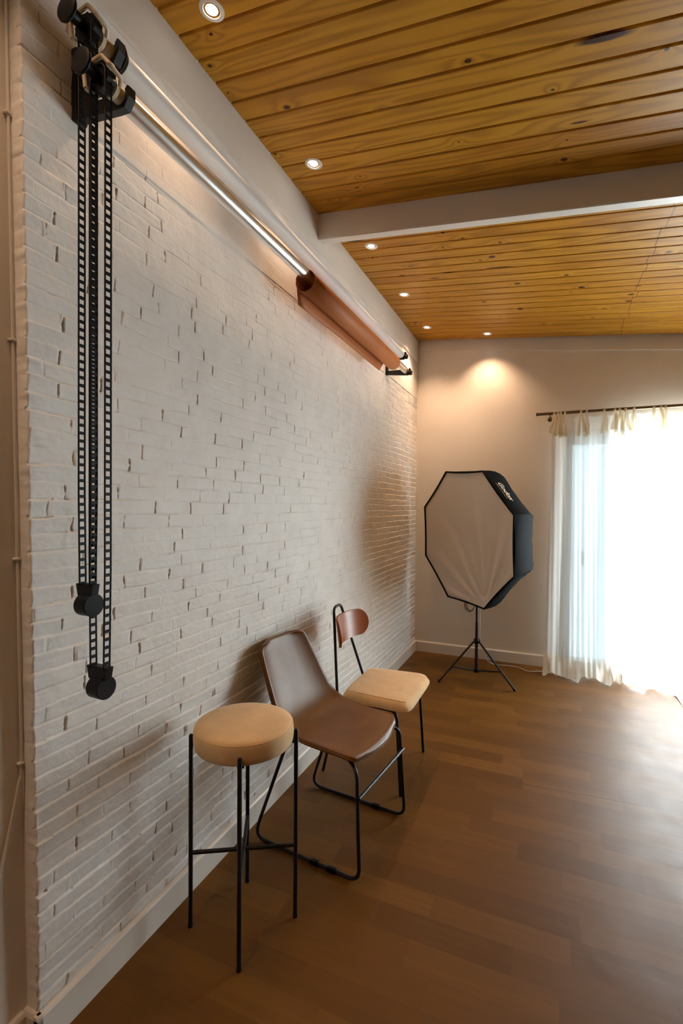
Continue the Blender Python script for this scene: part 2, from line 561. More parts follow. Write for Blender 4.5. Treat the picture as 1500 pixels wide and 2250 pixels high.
# brick facing as a modelled relief
def y_edge(z):
    return 0.876 - 0.0185 * z
ZB0, ZB1 = 0.06, 3.0
CH, BL = 0.0472, 0.195
ys = np.concatenate([np.arange(0.0, 0.03, 0.0018), np.arange(0.03, 1.5, 0.0022), np.arange(1.5, 2.6, 0.0032), np.arange(2.6, 4.06, 0.0056)])
ys = np.append(ys[ys < D - 0.84], D - 0.835)
zs = np.arange(ZB0, ZB1 + 0.004, 0.0027)
SS, ZZ = np.meshgrid(ys, zs)                     # s = distance from the outer corner
YY = 0.86 + SS
def relief(Y, Z):
    Zw = Z + 0.0045 * vnoise(Y, Z, 2.2, 5.0, 1) + 0.0030 * vnoise(Y, Z, 11.0, 16.0, 2) + 0.0012 * vnoise(Y, Z, 34.0, 18.0, 41)
    r = np.floor(Zw / CH).astype(int)
    fz = Zw / CH - r
    rg = np.random.default_rng(3)
    roff = rg.uniform(-0.22, 0.22, 200)
    Yw = Y + 0.003 * vnoise(Y, Z, 5, 40.0, 4)
    t = Yw / BL + 0.5 * (r % 2) + roff[r]
    b = np.floor(t).astype(int)
    fy = t - b
    tab = rg.uniform(-1, 1, (200, 128)); tab2 = rg.uniform(-1, 1, (200, 128)); tab3 = rg.uniform(0, 1, (200, 129))
    tab4 = rg.uniform(-0.2, 0.2, (200, 129))
    bi = b % 128
    # joints: shift of the brick ends
    j0 = tab4[r, bi]; j1 = tab4[r, (b + 1) % 128]
    dl = (fy - 0.5 * j0 * 0.5) * BL
    dr = (1 - fy + 0.5 * j1 * 0.5) * BL
    dv = np.minimum(np.abs(dl), np.abs(dr))
    left = np.abs(dl) < np.abs(dr)
    vdep = np.where(left, tab3[r, bi], tab3[r, (b + 1) % 128])
    lowz = np.clip((1.55 - Z) / 0.9, 0, 1)
    near = np.clip((1.35 - Y) / 0.4, 0, 1)
    far = np.clip((Y - 3.6) / 0.6, 0, 1)
    strong = np.maximum(np.maximum(lowz, near * 0.85), far * 0.7)
    fade = np.clip((2.95 - Z) / 0.12, 0, 1)
    patch = 0.5 + 0.5 * vnoise(Y, Z, 1.7, 2.6, 5)
    h = 0.0013 * tab[r, bi] * (0.35 + 0.85 * strong)
    h += 0.0030 * tab2[r, bi] * (fz - 0.5) * (0.25 + strong)
    h += 0.0042 * (fz - 0.45) * strong                       # courses lean out at the top edge
    dz = np.minimum(fz, 1 - fz) * CH
    hj = np.clip((0.0042 - dz) / 0.0020, 0, 1)
    brk = np.clip(0.45 + 1.3 * vnoise(Y, Z, 9.0, 22.0, 6), 0, 1)
    hd = (0.0009 + 0.0030 * strong * (0.30 + 0.70 * patch)) * brk
    h -= hj * hd
    # upright joints: steep-sided slits, wedge shaped
    wob = 0.5 + 0.5 * vnoise(Y * 0 + b, r * 1.0, 0.77, 0.91, 12)
    wv = (0.0010 + 0.0015 * vdep) * (0.55 + 0.9 * np.where(wob > 0.5, fz, 1 - fz))
    jit = 0.0016 * vnoise(Y, Z, 4.0, 120.0, 13)
    vj = np.clip((wv - np.abs(dv + jit)) / 0.0010 + 0.5, 0, 1) * np.clip((0.5 - np.abs(fz - 0.5)) / 0.06 - 2.2 * wob * (fz > 0.5) - 0.5, 0, 1) * np.clip((Y - 0.90) / 0.02, 0, 1)
    vd = (0.0008 + 0.0070 * vdep ** 1.5) * (0.8 + 0.2 * strong)
    hx_ = hj * 0.0022 * np.clip(1 - dv / (0.02 + 0.06 * wob), 0, 1) * (vdep > 0.3)
    h -= hx_
    h -= vj * vd
    h += 0.0006 * vnoise(Y, Z, 26.0, 34.0, 7) + 0.0004 * vnoise(Y, Z, 70.0, 90.0, 8) + 0.0020 * vnoise(Y, Z, 2.4, 3.0, 9)
    h += 0.0012 * np.clip(vnoise(Y, Z, 12.0, 55.0, 14) - 0.55, 0, 1) * 2.0 * strong      # trowelled paint ridges
    crack = np.exp(-(dz / 0.0016) ** 2) * np.clip(2.2 * vnoise(Y, Z, 7.0, 24.0, 42) - 0.25, 0, 1)
    h -= 0.0020 * crack * (0.3 + 0.7 * strong)
    cav = np.maximum(vj * np.clip((vd - 0.002) / 0.005, 0, 1), crack * (0.25 + 0.55 * strong))
    # smooth concrete lintel above the bricks
    lin = np.clip((Z - 2.606) / 0.006, 0, 1) * np.clip((Y - 0.95) / 0.25, 0, 1)
    h = h * (1 - 0.72 * lin) + 0.0030 * lin
    return h * (0.25 + 0.75 * fade), cav * fade * (1 - 0.6 * lin)
Hh, Cav = relief(YY, ZZ)
yed = y_edge(ZZ)
# ragged outer corner
rag = 0.0012 * vnoise(ZZ * 0, ZZ, 1, 20.0, 21) + 0.0018 * vnoise(ZZ * 0, ZZ, 1, 60.0, 22)
Yf = yed + SS * (D - yed) / (D - 0.835 - 0.0) * 1.0
Yf = yed + SS * ((D - 0.0) - yed) / SS.max()
Xf = -0.012 + Hh
rc = 0.006                                      # rounded arris
kk = np.clip(1 - SS / rc, 0, 1)
Xf = Xf - rc * (1 - np.sqrt(np.clip(1 - kk ** 2, 0, 1)))
Yf = Yf + rag * np.clip(1 - SS / 0.05, 0, 1)
front = np.stack([Xf, Yf, ZZ], -1)
# end face columns, from the plaster wall (x=-0.06) out to the corner
ne = 20
xe = np.linspace(-0.064, -0.012 - rc, ne, endpoint=False)
XE, ZE = np.meshgrid(xe, zs)
he = 0.0014 * vnoise(XE, ZE, 30.0, 14.0, 31) + 0.0008 * vnoise(XE, ZE, 60.0, 70.0, 32)
zc = (ZE / CH) % 1.0
he -= 0.0015 * np.exp(-(np.minimum(zc, 1 - zc) * CH / 0.004) ** 2) * (0.5 + 0.5 * vnoise(XE, ZE, 12, 25, 33))
YE = y_edge(ZE) + rag[:, :1] * ((XE + 0.064) / 0.05) - he * 0.6
YE = YE + 0.0
end = np.stack([XE, YE, ZE], -1)
full = np.concatenate([end, front], 1)
cav = np.concatenate([np.zeros(XE.shape), Cav], 1)
nz_, nc_ = full.shape[:2]
idx = np.arange(nz_ * nc_).reshape(nz_, nc_)
quads = np.stack([idx[:-1, :-1], idx[:-1, 1:], idx[1:, 1:], idx[1:, :-1]], -1).reshape(-1, 4)
me = bpy.data.meshes.new('wall_brick')
me.vertices.add(nz_ * nc_)
me.vertices.foreach_set('co', full.reshape(-1).astype(np.float32))
nq = len(quads)
me.loops.add(nq * 4)
me.loops.foreach_set('vertex_index', quads.reshape(-1).astype(np.int32))
me.polygons.add(nq)
me.polygons.foreach_set('loop_start', (np.arange(nq) * 4).astype(np.int32))
me.polygons.foreach_set('use_smooth', np.ones(nq, bool))
ca = me.attributes.new('cavity', 'FLOAT', 'POINT')
ca.data.foreach_set('value', cav.reshape(-1).astype(np.float32))
me.materials.append(M_BRICK)
me.update()
me.validate()
o = bpy.data.objects.new('wall_brick', me)
COL.objects.link(o)
o['kind'] = 'structure'

# plaster band along the top of the left wall
bm = new()
add_box(bm, (-0.07, y_edge(3.0) - 0.012, 2.99), (0.003, D, 3.3), 0.006)
struct('trim_1', bm, M_WALL)
# band across the top of the back wall, following the sloping ceiling
bm = new()
def sloped(bm, y0, y1, zlo, x0, x1, zhi=0.05):
    poly = [(x0, y0, zlo(x0)), (x1, y0, zlo(x1)), (x1, y0, ceil_z(x1) + zhi), (x0, y0, ceil_z(x0) + zhi)]
    add_prism(bm, poly, (0, y1 - y0, 0))
sloped(bm, D - 0.012, D + 0.02, lambda x: 3.100 - 0.1118 * x, 0.0, XR)
struct('trim_2', bm, M_WALL, smooth=False)
# painted beam across the ceiling
bm = new()
sloped(bm, 2.54, 2.60, lambda x: 3.050 - 0.1016 * x, -0.02, XR)
bmesh.ops.bevel(bm, geom=[e for e in bm.edges if abs((e.verts[0].co - e.verts[1].co).x) > 1 and max(e.verts[0].co.z, e.verts[1].co.z) < 3.1], offset=0.004, segments=2, affect='EDGES')
struct('trim_3', bm, M_TRIM, smooth=False)

# boarded ceiling: every board with its own bevelled edges
grooves = [1.387 + 0.1042 * k for k in range(-58, 12)] + [2.575] + [2.989 + 0.1035 * k for k in range(-3, 19)]
grooves = [q for q in grooves if q < D + 0.1]
bm = new()
lay = bm.verts.layers.float.new('plank')
lay2 = bm.verts.layers.float.new('across')
gw, gd = 0.0058, 0.009
nxs = 3
for i in range(len(grooves) - 1):
    a, b = grooves[i], grooves[i + 1]
    pr = random.random()
    prof = [(a, gd), (a + gw, 0.0012), (a + gw + 0.003, 0.0), (b - gw - 0.003, 0.0), (b - gw, 0.0012), (b, gd)]
    rows = []
    for k in range(nxs):
        xx = -0.02 + (XR + 0.04) * k / (nxs - 1)
        row = []
        for j, (yy, zz) in enumerate(prof):
            vv = bm.verts.new((xx, yy, ceil_z(xx) + zz))
            vv[lay] = pr
            vv[lay2] = (yy - a) / (b - a)
            row.append(vv)
        rows.append(row)
    for k in range(nxs - 1):
        for j in range(len(prof) - 1):
            bm.faces.new((rows[k][j], rows[k][j + 1], rows[k + 1][j + 1], rows[k + 1][j]))
# roof slab that closes the room above the boards
A = [(-0.3, YN - 0.1), (XR + 0.1, YN - 0.1), (XR + 0.1, D + T), (-0.3, D + T)]
add_prism(bm, [(px_, py_, ceil_z(px_) + 0.03) for px_, py_ in A], (0, 0, 0.06))
struct('ceiling', bm, M_PINE, smooth=False)

# baseboards
def base_profile(bm, p0, p1, nrm, h=0.106, t=0.016):
    p0, p1, nrm = Vector(p0), Vector(p1), Vector(nrm)
    prof = [(0, 0), (t, 0), (t, h - 0.010), (t - 0.004, h - 0.002), (t - 0.007, h), (0, h)]
    add_prism(bm, [p0 + nrm * a + Vector((0, 0, b)) for a, b in prof], p1 - p0)
bm = new()
base_profile(bm, (-0.013, y_edge(0) - 0.016, 0), (-0.013, D, 0), (1, 0, 0))
base_profile(bm, (-0.06, y_edge(0), 0), (0.003, y_edge(0), 0), (0, -1, 0))
base_profile(bm, (-0.06, YN, 0), (-0.06, y_edge(0) - 0.016, 0), (1, 0, 0))
struct('baseboard_left', bm, M_TRIM, smooth=False)
bm = new()
base_profile(bm, (0.003, D, 0), (OX0 - 0.02, D, 0), (0, -1, 0))
struct('baseboard_back', bm, M_TRIM, smooth=False)

# glazed sliding door behind the curtains
win = bpy.data.objects.new('window_1', None)
COL.objects.link(win)
win.location = (OX0, D + 0.05, 0)
win['kind'] = 'structure'
bm = new()
for lo, hi in (((OX0, D + 0.02, 0), (OX0 + 0.035, D + 0.12, OZ)), ((OX1 - 0.035, D + 0.02, 0), (OX1, D + 0.12, OZ)),
               ((OX0, D + 0.02, OZ - 0.05), (OX1, D + 0.12, OZ)), ((OX0, D + 0.02, 0), (OX1, D + 0.12, 0.025))):
    add_box(bm, lo, hi, 0.003)
obj('window_frame', bm, M_FRAME, win)
def sash(x0, x1, yy, glass, handle):
    bm = new()
    f = 0.045
    for lo, hi in (((x0, yy, 0.03), (x0 + f, yy + 0.03, OZ - 0.05)), ((x1 - f, yy, 0.03), (x1, yy + 0.03, OZ - 0.05)),
                   ((x0, yy, 0.03), (x1, yy + 0.03, 0.03 + f)), ((x0, yy, OZ - 0.05 - f), (x1, yy + 0.03, OZ - 0.05))):
        add_box(bm, lo, hi, 0.002)
    s_ = obj('sash', bm, M_FRAME, win)
    bm = new()
    add_box(bm, (x0 + f - 0.005, yy + 0.012, 0.03 + f - 0.005), (x1 - f + 0.005, yy + 0.018, OZ - 0.05 - f + 0.005))
    obj('pane', bm, glass, s_, smooth=False)
    if handle:
        bm = new()
        add_box(bm, (1.535, yy - 0.012, 0.97), (1.56, yy, 1.10), 0.004)
        obj('handle', bm, M_ALU, s_)
sash(OX0 + 0.035, 1.96, D + 0.03, M_TINT, True)
sash(2.75, OX1 - 0.035, D + 0.075, M_GLASS, False)

# ================================================================== DOWNLIGHTS
def downlight(x, y, label, power=1.0, cone=92):
    z = ceil_z(x)
    t = thing('ceiling_downlight', label, 'ceiling light', (x, y, z), 0, 'recessed downlights in the boarded ceiling')
    tilt = Vector((SL, 0, 1)).normalized()
    o_ = Vector((x, y, z))
    bm = new()
    add_lathe(bm, [(0.0275, 0.010), (0.0278, -0.002), (0.0295, -0.004), (0.038, -0.0035), (0.0425, -0.0015), (0.043, 0.001)], o_, tilt, 40)
    obj('trim_ring', bm, M_WHPL, t)
    bm = new()
    add_lathe(bm, [(0.0, -0.001), (0.014, -0.0008), (0.0250, 0.0005), (0.0272, 0.004)], o_, tilt, 32)
    obj('lamp_face', bm, M_LAMP, t)
    ld = bpy.data.lights.new('downlight_beam', 'SPOT')
    ld.energy = SPOT_W * power
    ld.color = WARM
    ld.spot_size = math.radians(cone)
    ld.spot_blend = 1.0
    ld.shadow_soft_size = 0.02
    lo_ = bpy.data.objects.new('downlight_beam', ld)
    COL.objects.link(lo_)
    lo_.parent = t
    lo_.location = (-0.001, 0, -0.012)
    return t
downlight(0.187, 1.342, 'recessed downlight nearest the camera, at the top of the ceiling above the backdrop roller')
downlight(0.176, 2.135, 'recessed downlight in the near ceiling bay just before the white beam')
downlight(0.183, 2.949, 'recessed downlight in the ceiling right behind the white beam')
downlight(0.186, 3.717, 'recessed downlight in the second ceiling bay, midway between beam and back wall', 1.6)
downlight(0.190, 4.474, 'recessed downlight in the far ceiling corner beside the brick wall', 3.0, 110)
downlight(0.708, 4.704, 'recessed downlight above the softbox, casting a glow on the back wall', 2.5, 108)
downlight(0.187, 0.55, 'recessed downlight above the camera, out of the picture')
downlight(0.187, -0.25, 'second unseen downlight, added behind the camera to warm the brick end face', 1.8, 150)  # this and the next: unseen, wide beams added to warm the brick end
downlight(0.187, -1.05, 'third unseen downlight, added far behind the camera to warm the brick end face', 1.8, 150)

# ================================================================== BACKDROP ROLLER SYSTEM
WX, WZ = 0.125, 2.748     # axis of the white roll
AX, AZ = 0.165, 2.612     # axis of the aluminium tube
YB = 0.990                # near bracket plane
YF = 3.87                 # far bracket plane

def bracket(yy, label, knobs):
    t = thing('wall_bracket', label, 'bracket', (0.0, yy, 2.6), 0, 'backdrop roller brackets')
    bm = new()
    zl = 2.597
    add_box(bm, (-0.02, yy - 0.018, zl), (0.008, yy + 0.020, 2.80), 0.003)
    if not knobs:
        add_box(bm, (0.004, yy - 0.013, zl), (0.06, yy + 0.013, 2.795), 0.003)
    obj('base_plate', bm, M_BLACK, t)
    for (hx, hz, r) in ((WX, WZ, 0.034), (AX, AZ, 0.031)):
        bm = new()
        pts = [(0.0, hz - 0.055)]
        out = [(0.0, hz - 0.014), (hx - r * 0.5, hz - r - 0.001), (hx + r * 0.6, hz - r - 0.003), (hx + r + 0.006, hz - r * 0.3), (hx + r + 0.006, hz + r * 0.55), (hx + r - 0.002, hz + r * 0.72),
               (hx + r - 0.010, hz + r * 0.45)]
        for k in range(9):
            a = math.radians(15 - 22.5 * k)
            out.append((hx + (r - 0.008) * math.cos(a), hz + (r - 0.008) * math.sin(a)))
        out += [(hx - r - 0.004, hz + r * 0.35), (hx - r - 0.016, hz + r * 0.45), (0.0, hz + 0.018)]
        add_prism(bm, [(a, yy - 0.011, b) for a, b in out], (0, 0.022, 0))
        obj('hook_arm', bm, M_BLACK, t, smooth=False)
        if knobs:
            bm = new()
            prof = []
            add_lathe(bm, [(0.0, 0.0), (0.018, 0.0), (0.02, 0.004), (0.02, 0.016), (0.016, 0.02), (0.0, 0.02)], (hx + r - 0.002, yy - 0.002, hz - 0.016), (1, 0, -0.15), 9)
            obj('clamp_knob', bm, M_BLKPL, t, smooth=False)
    return t
bracket(YB, 'black two-hook wall bracket at the near end of the backdrop rollers', False)
bracket(YF, 'black two-hook wall bracket at the far end, near the back corner', True)

def expander(parent, ax, az, knob_y, spr_y, plug_y):
    """winding end of a roller: knob, chain wheel with cream guard, cream plug"""
    Y = Vector((0, 1, 0))
    c = Vector((ax, 0, az))
    bm = new()
    add_lathe(bm, [(0, -0.005), (0.026, -0.0045), (0.0315, -0.002), (0.033, 0.002), (0.031, 0.006), (0.017, 0.009), (0.015, 0.045), (0.012, 0.052), (0.0, 0.052)], c + Y * knob_y, Y, 28)
    obj('knob', bm, M_BLKPL, parent)
    bm = new()
    # toothed chain wheel
    prof = []
    n = 24
    for k in range(n):
        a = 2 * math.pi * k / n
        r = 0.0375 if k % 2 else 0.034
        prof.append((ax + r * math.cos(a), spr_y - 0.012, az + r * math.sin(a)))
    add_prism(bm, prof, (0, 0.024, 0))
    obj('chain_wheel', bm, M_BLKPL, parent, smooth=False)
    bm = new()
    # cream guard: a bent frame over the wheel
    fr = fillet([(ax - 0.040, spr_y - 0.017, az - 0.020), (ax - 0.046, spr_y - 0.017, az + 0.020), (ax - 0.018, spr_y - 0.017, az + 0.040),
                 (ax + 0.018, spr_y - 0.017, az + 0.044), (ax + 0.047, spr_y - 0.017, az + 0.012), (ax + 0.047, spr_y + 0.018, az + 0.004), (ax + 0.03, spr_y + 0.03, az + 0.0)], 0.008, 4)
    add_tube(bm, fr, 0.0056, 8)
    fr2 = fillet([(ax - 0.040, spr_y - 0.017, az - 0.020), (ax - 0.040, spr_y + 0.018, az - 0.016), (ax - 0.02, spr_y + 0.025, az)], 0.006, 4)
    add_tube(bm, fr2, 0.0056, 8)
    fr3 = fillet([(ax + 0.018, spr_y - 0.017, az + 0.044), (ax + 0.018, spr_y + 0.02, az + 0.044), (ax + 0.01, spr_y + 0.03, az + 0.01)], 0.006, 4)
    add_tube(bm, fr3, 0.0056, 8)
    obj('chain_guard', bm, M_CREAM, parent)
    bm = new()
    add_lathe(bm, [(0.0, 0.0), (0.012, 0.0), (0.0245, 0.012), (0.0245, 0.022), (0.014, 0.028), (0.0195, 0.034), (0.0215, 0.05), (0.0215, plug_y - spr_y + 0.01), (0.0, plug_y - spr_y + 0.01)], c + Y * (spr_y + 0.014), Y, 28)
    obj('plug', bm, M_CREAM, parent)

# white roll, its own thing
t = thing('backdrop_roll', 'long white backdrop roll, the upper of the two rollers on the brick wall', 'backdrop roll', (WX, 0.98, WZ))
bm = new()
rw = 0.0315
add_lathe(bm, [(0.024, 1.02), (rw, 1.02), (rw, 3.835), (0.024, 3.835)], (WX, 0, WZ), (0, 1, 0), 48, closed=True)
obj('white_sheet', bm, M_PAPER, t)
bm = new()
add_lathe(bm, [(0, 0.985), (0.020, 0.985), (0.021, 0.999), (0.039, 1.001), (0.041, 1.005), (0.039, 1.009), (0.020, 1.012), (0, 1.012)], (WX, 0, WZ), (0, 1, 0), 40)
obj('flange', bm, M_BLKPL, t)
bm = new()
add_lathe(bm, [(0, 3.84), (0.030, 3.84), (0.030, 3.852), (0.018, 3.857), (0.018, 3.885), (0, 3.885)], (WX, 0, WZ), (0, 1, 0), 32)
obj('end_cap', bm, M_BLKPL, t)
expander(t, WX, WZ, 0.853, 0.917, 0.985)

# aluminium tube
t = thing('backdrop_roller_tube', 'bare shiny aluminium roller tube, lower roller leading to the terracotta roll', 'roller tube', (AX, 0.98, AZ))
bm = new()
add_lathe(bm, [(0.021, 0.995), (0.0245, 0.995), (0.025, 0.998), (0.025, 3.83), (0.021, 3.83)], (AX, 0, AZ), (0, 1, 0), 44, closed=True)
obj('tube', bm, M_ALU, t)
for yy in (1.92, 1.985):
    bm = new()
    add_lathe(bm, [(0.0249, yy), (0.0258, yy), (0.0258, yy + 0.0016), (0.0249, yy + 0.0016)], (AX, 0, AZ), (0, 1, 0), 44, closed=True)
    obj('joint_ring', bm, M_ALU, t)
bm = new()
add_lathe(bm, [(0, 3.825), (0.024, 3.825), (0.024, 3.85), (0.016, 3.855), (0.016, 3.885), (0, 3.885)], (AX, 0, AZ), (0, 1, 0), 32)
obj('end_cap', bm, M_BLKPL, t)
expander(t, AX, AZ, 0.862, 0.925, 0.99)

# terracotta roll hanging loosely on the tube
t = thing('backdrop_roll', 'terracotta orange backdrop roll with a loose hanging flap on the aluminium tube', 'backdrop roll', (AX, 2.08, AZ - 0.03))
cz = AZ - 0.029
bm = new()
R = 0.0545
rows = []
na = 44
for k in range(na * 2 + 1):
    a = math.radians(165) + 2 * math.pi * k / na       # two turns of a spiral
    rr = R - 0.0022 * (2 * na - k) / na
    rows.append([(AX + rr * math.cos(a), yy, cz + rr * math.sin(a)) for yy in (2.075, 2.55, 3.0, 3.51)])
add_grid(bm, rows)
o = obj('roll', bm, M_ORANGE, t, angle=80)
sm = o.modifiers.new('thick', 'SOLIDIFY'); sm.thickness = 0.0012; sm.offset = -1
bm = new()
a = math.radians(165)
prof = [(AX + R * math.cos(a) - 0.001, cz + R * math.sin(a) + 0.004), (AX + R * math.cos(a) - 0.004, cz - 0.010), (AX - R - 0.005, cz - 0.035), (AX - R - 0.007, cz - 0.060), (AX - R - 0.011, cz - 0.084)]
rows = []
for j, (qx, qz) in enumerate(prof):
    f = j / (len(prof) - 1)
    rows.append([(qx + 0.004 * math.sin(yy * 5 + 1) * f, yy, qz) for yy in np.linspace(2.085 + 0.045 * f, 3.47 - 0.085 * f, 14)])
add_grid(bm, rows)
o = obj('flap', bm, M_ORANGE, t, angle=80)
sm = o.modifiers.new('thick', 'SOLIDIFY'); sm.thickness = 0.0012

# pull chains
def pull_chain(ax, yy, sep, ztop, zbot, label, wlabel_tilt):
    t = thing('pull_chain', label, 'chain', (ax, yy, zbot), 0, 'black ladder chains hanging from the rollers')
    wd = 0.0185                    # ladder width along y
    h = sep / 2
    # centre line of the loop: up, over the wheel, down
    cl = []
    zt = ztop
    nz = 150
    for k in range(nz + 1):
        f = k / nz
        pinch = 0.004 * max(0, 1 - f * 6)
        cl.append(Vector((ax - h + pinch, yy, zbot + (zt - zbot) * f)))
    for k in range(1, 12):
        a = math.pi - math.pi * k / 12
        cl.append(Vector((ax + h * math.cos(a), yy, zt + h * math.sin(a))))
    for k in range(nz, -1, -1):
        f = k / nz
        pinch = 0.004 * max(0, 1 - f * 6)
        cl.append(Vector((ax + h - pinch, yy, zbot + (zt - zbot) * f)))
    bm = new()
    for s in (-1, 1):                # two side rails
        add_tube(bm, [p + Vector((0, s * wd / 2, 0)) for p in cl], 0.0025, 6)
    # rungs at a fixed pitch
    L = 0.0
    pitch_ = 0.0212
    nxt = 0.006
    for i in range(len(cl) - 1):
        a, b = cl[i], cl[i + 1]
        d = (b - a).length
        while nxt <= L + d:
            p = a + (b - a) * ((nxt - L) / d)
            tz = (b - a).normalized()
            sx = Vector((0, 1, 0)).cross(tz)
            q = [p + Vector((0, sy * wd / 2, 0)) + tz * st * 0.0041 for sy, st in ((-1, -1), (1, -1), (1, 1), (-1, 1))]
            add_prism(bm, [v_ + sx * 0.0016 for v_ in q], sx * -0.0032)
            nxt += pitch_
        L += d
    obj('ladder_chain', bm, M_CHAIN, t)
    # weight: clip and drum
    bm = new()
    add_prism(bm, [(ax - h - 0.009, yy - 0.0105, zbot + 0.006), (ax + h + 0.009, yy - 0.0105, zbot + 0.006), (ax + h + 0.002, yy - 0.0105, zbot - 0.028), (ax - h - 0.002, yy - 0.0105, zbot - 0.028)], (0, 0.021, 0))
    wt = obj('weight_clip', bm, M_BLKPL, t, smooth=False)
    bm = new()
    add_lathe(bm, [(0, -0.022), (0.0285, -0.022), (0.030, -0.0205), (0.030, 0.0205), (0.0285, 0.022), (0, 0.022)], (ax + 0.004, yy, zbot - 0.050), Vector((1, wlabel_tilt, 0)), 40)
    obj('weight_drum', bm, M_BLKPL, t)
    return t
pull_chain(WX, 0.915, 0.046, WZ, 1.281, 'shorter black ladder chain, weight ending higher, hanging from the white upper roller', -0.05)
pull_chain(AX + 0.002, 0.918, 0.056, AZ, 1.066, 'longer black ladder chain, weight ending lower, hanging from the aluminium roller tube', -0.05)

# ================================================================== WALL CABLE at the left edge
t = thing('wall_cable', 'thin white cable clipped down the corner beside the brick wall end', 'cable', (-0.05, 0.84, 0))
bm = new()
cp = [(-0.052, y_edge(zz) - 0.008, zz) for zz in (3.15, 2.9, 2.52, 2.2, 1.93, 1.6, 1.35, 1.1, 0.80)] + [(-0.052, 0.845, 0.74), (-0.054, 0.82, 0.62), (-0.054, 0.775, 0.44), (-0.054, 0.70, 0.20), (-0.045, 0.60, 0.11)]
add_tube(bm, catmull(cp, 5), 0.0034, 8)
obj('cord', bm, M_CABLE, t)
for zz in (2.518, 1.932, 1.351, 0.795):
    bm = new()
    yy = y_edge(zz) - 0.008
    add_box(bm, (-0.06, yy - 0.008, zz - 0.004), (-0.046, yy + 0.006, zz + 0.004), 0.002)
    add_lathe(bm, [(0, 0), (0.003, 0), (0.003, 0.012), (0, 0.013)], (-0.060, yy - 0.006, zz), (1, 0, 0), 10)
    obj('clip', bm, M_CABLE, t)

# ================================================================== ROUND STOOL
SCX, SCY = 0.262, 1.443
t = thing('bar_stool', 'tall round stool with a beige suede cushion and black rod legs, nearest the camera', 'stool', (SCX, SCY, 0), math.radians(-14.8))
bm = new()
prof = [(0, 0.650), (0.158, 0.650), (0.168, 0.653), (0.1735, 0.660), (0.1755, 0.672), (0.1765, 0.690), (0.1755, 0.708), (0.1735, 0.7165), (0.1715, 0.7195), (0.1695, 0.7225), (0.164, 0.7255), (0.150, 0.728), (0.10, 0.7305), (0.0, 0.732)]
add_lathe(bm, prof, (0, 0, 0), (0, 0, 1), 72)
cu = obj('cushion', bm, M_SUEDE, t, world=False, angle=60)
bm = new()
ringp = [(0.1720 * math.cos(2 * math.pi * k / 72), 0.1720 * math.sin(2 * math.pi * k / 72), 0.7190) for k in range(72)]
add_tube(bm, ringp, 0.0018, 6, closed=True)
obj('seam', bm, M_SUEDE, cu, world=False)
hs = 0.131
for sx in (-1, 1):
    for sy in (-1, 1):
        bm = new()
        add_tube(bm, [(sx * hs, sy * hs, 0.004), (sx * hs, sy * hs, 0.684), (sx * hs, sy * hs, 0.689)], [0.0078, 0.0078, 0.005], 14)
        add_tube(bm, [(sx * hs, sy * hs, 0.0), (sx * hs, sy * hs, 0.012)], 0.0088, 14)
        obj('leg', bm, M_BLACK, t, world=False)
for s, dz in ((1, 0.0), (-1, -0.0)):
    bm = new()
    add_tube(bm, [(-hs, -hs * s, 0.265 + dz), (hs, hs * s, 0.265 + dz)], 0.0072, 12)
    obj('cross_brace', bm, M_BLACK, t, world=False)
bm = new()
for s in (1, -1):
    add_box(bm, (-0.155, -0.012, 0.638), (0.155, 0.012, 0.652), 0.002, rot=Matrix.Rotation(math.radians(45 * s), 3, 'Z'))
    for q in (-1, 1):
        c = Vector((q * 0.1225, q * s * 0.1225, 0))
obj('seat_support', bm, M_BLACK, t, world=False)

# ================================================================== BROWN SLED CHAIR
t = thing('side_chair', 'brown leatherette shell chair on a black sled frame, between the two beige seats', 'chair', (0.1, 2.06, 0), math.radians(-6.3))
prof = [(-0.060, 0.852), (-0.047, 0.815), (-0.014, 0.745), (0.026, 0.665), (0.058, 0.602), (0.090, 0.552), (0.130, 0.517), (0.182, 0.498), (0.25, 0.490), (0.33, 0.488), (0.40, 0.488), (0.452, 0.485), (0.484, 0.478), (0.503, 0.464)]
pc = catmull([(a, 0, b) for a, b in prof], 5)
NV = 28
al = [0.0]
for i in range(1, len(pc)):
    al.append(al[-1] + (pc[i] - pc[i - 1]).length)
AL = al[-1]
def shell_point(i, j, off, grow=0.0):
    p = pc[i]
    tg = (pc[min(i + 1, len(pc) - 1)] - pc[max(i - 1, 0)]).normalized()
    nr = Vector((-tg.z, 0, tg.x))
    if nr.x < 0 and nr.z < 0.5:
        nr = -nr
    s = -1 + 2 * j / NV
    d = al[i]
    f = d / AL
    w_ = 0.172 + 0.056 * min(1, d / 0.40) ** 0.8 - 0.012 * max(0, (f - 0.6) / 0.4) ** 2
    rc_ = 0.042 if f < 0.5 else 0.060
    e = min(d, AL - d)
    if e < rc_:
        w_ -= rc_ * (1 - math.sqrt(max(0, 1 - ((rc_ - e) / rc_) ** 2)))
    w_ += grow
    cup = 0.026 * (abs(s) ** 3.0) * (1 - 0.85 * max(0, (f - 0.5) / 0.5))      # sides wrap forward
    q = p + nr * (cup + off) + Vector((0, s * w_, 0))
    if d < 0.05:
        q += Vector((0.004, 0, -0.010)) * (abs(s) ** 3) * (1 - d / 0.05)
    if f > 0.80:
        q += Vector((-0.022, 0, 0.0)) * (s * s) * ((f - 0.80) / 0.20)
    return q
bm = new()
nI, nJ = len(pc) - 1, NV
tgd = [[shell_point(i, j, 0.0) for j in range(NV + 1)] for i in range(nI + 1)]
bgd = [[shell_point(i, j, -0.024) for j in range(NV + 1)] for i in range(nI + 1)]
VT, VB = add_grid(bm, tgd), add_grid(bm, bgd, flip=True)
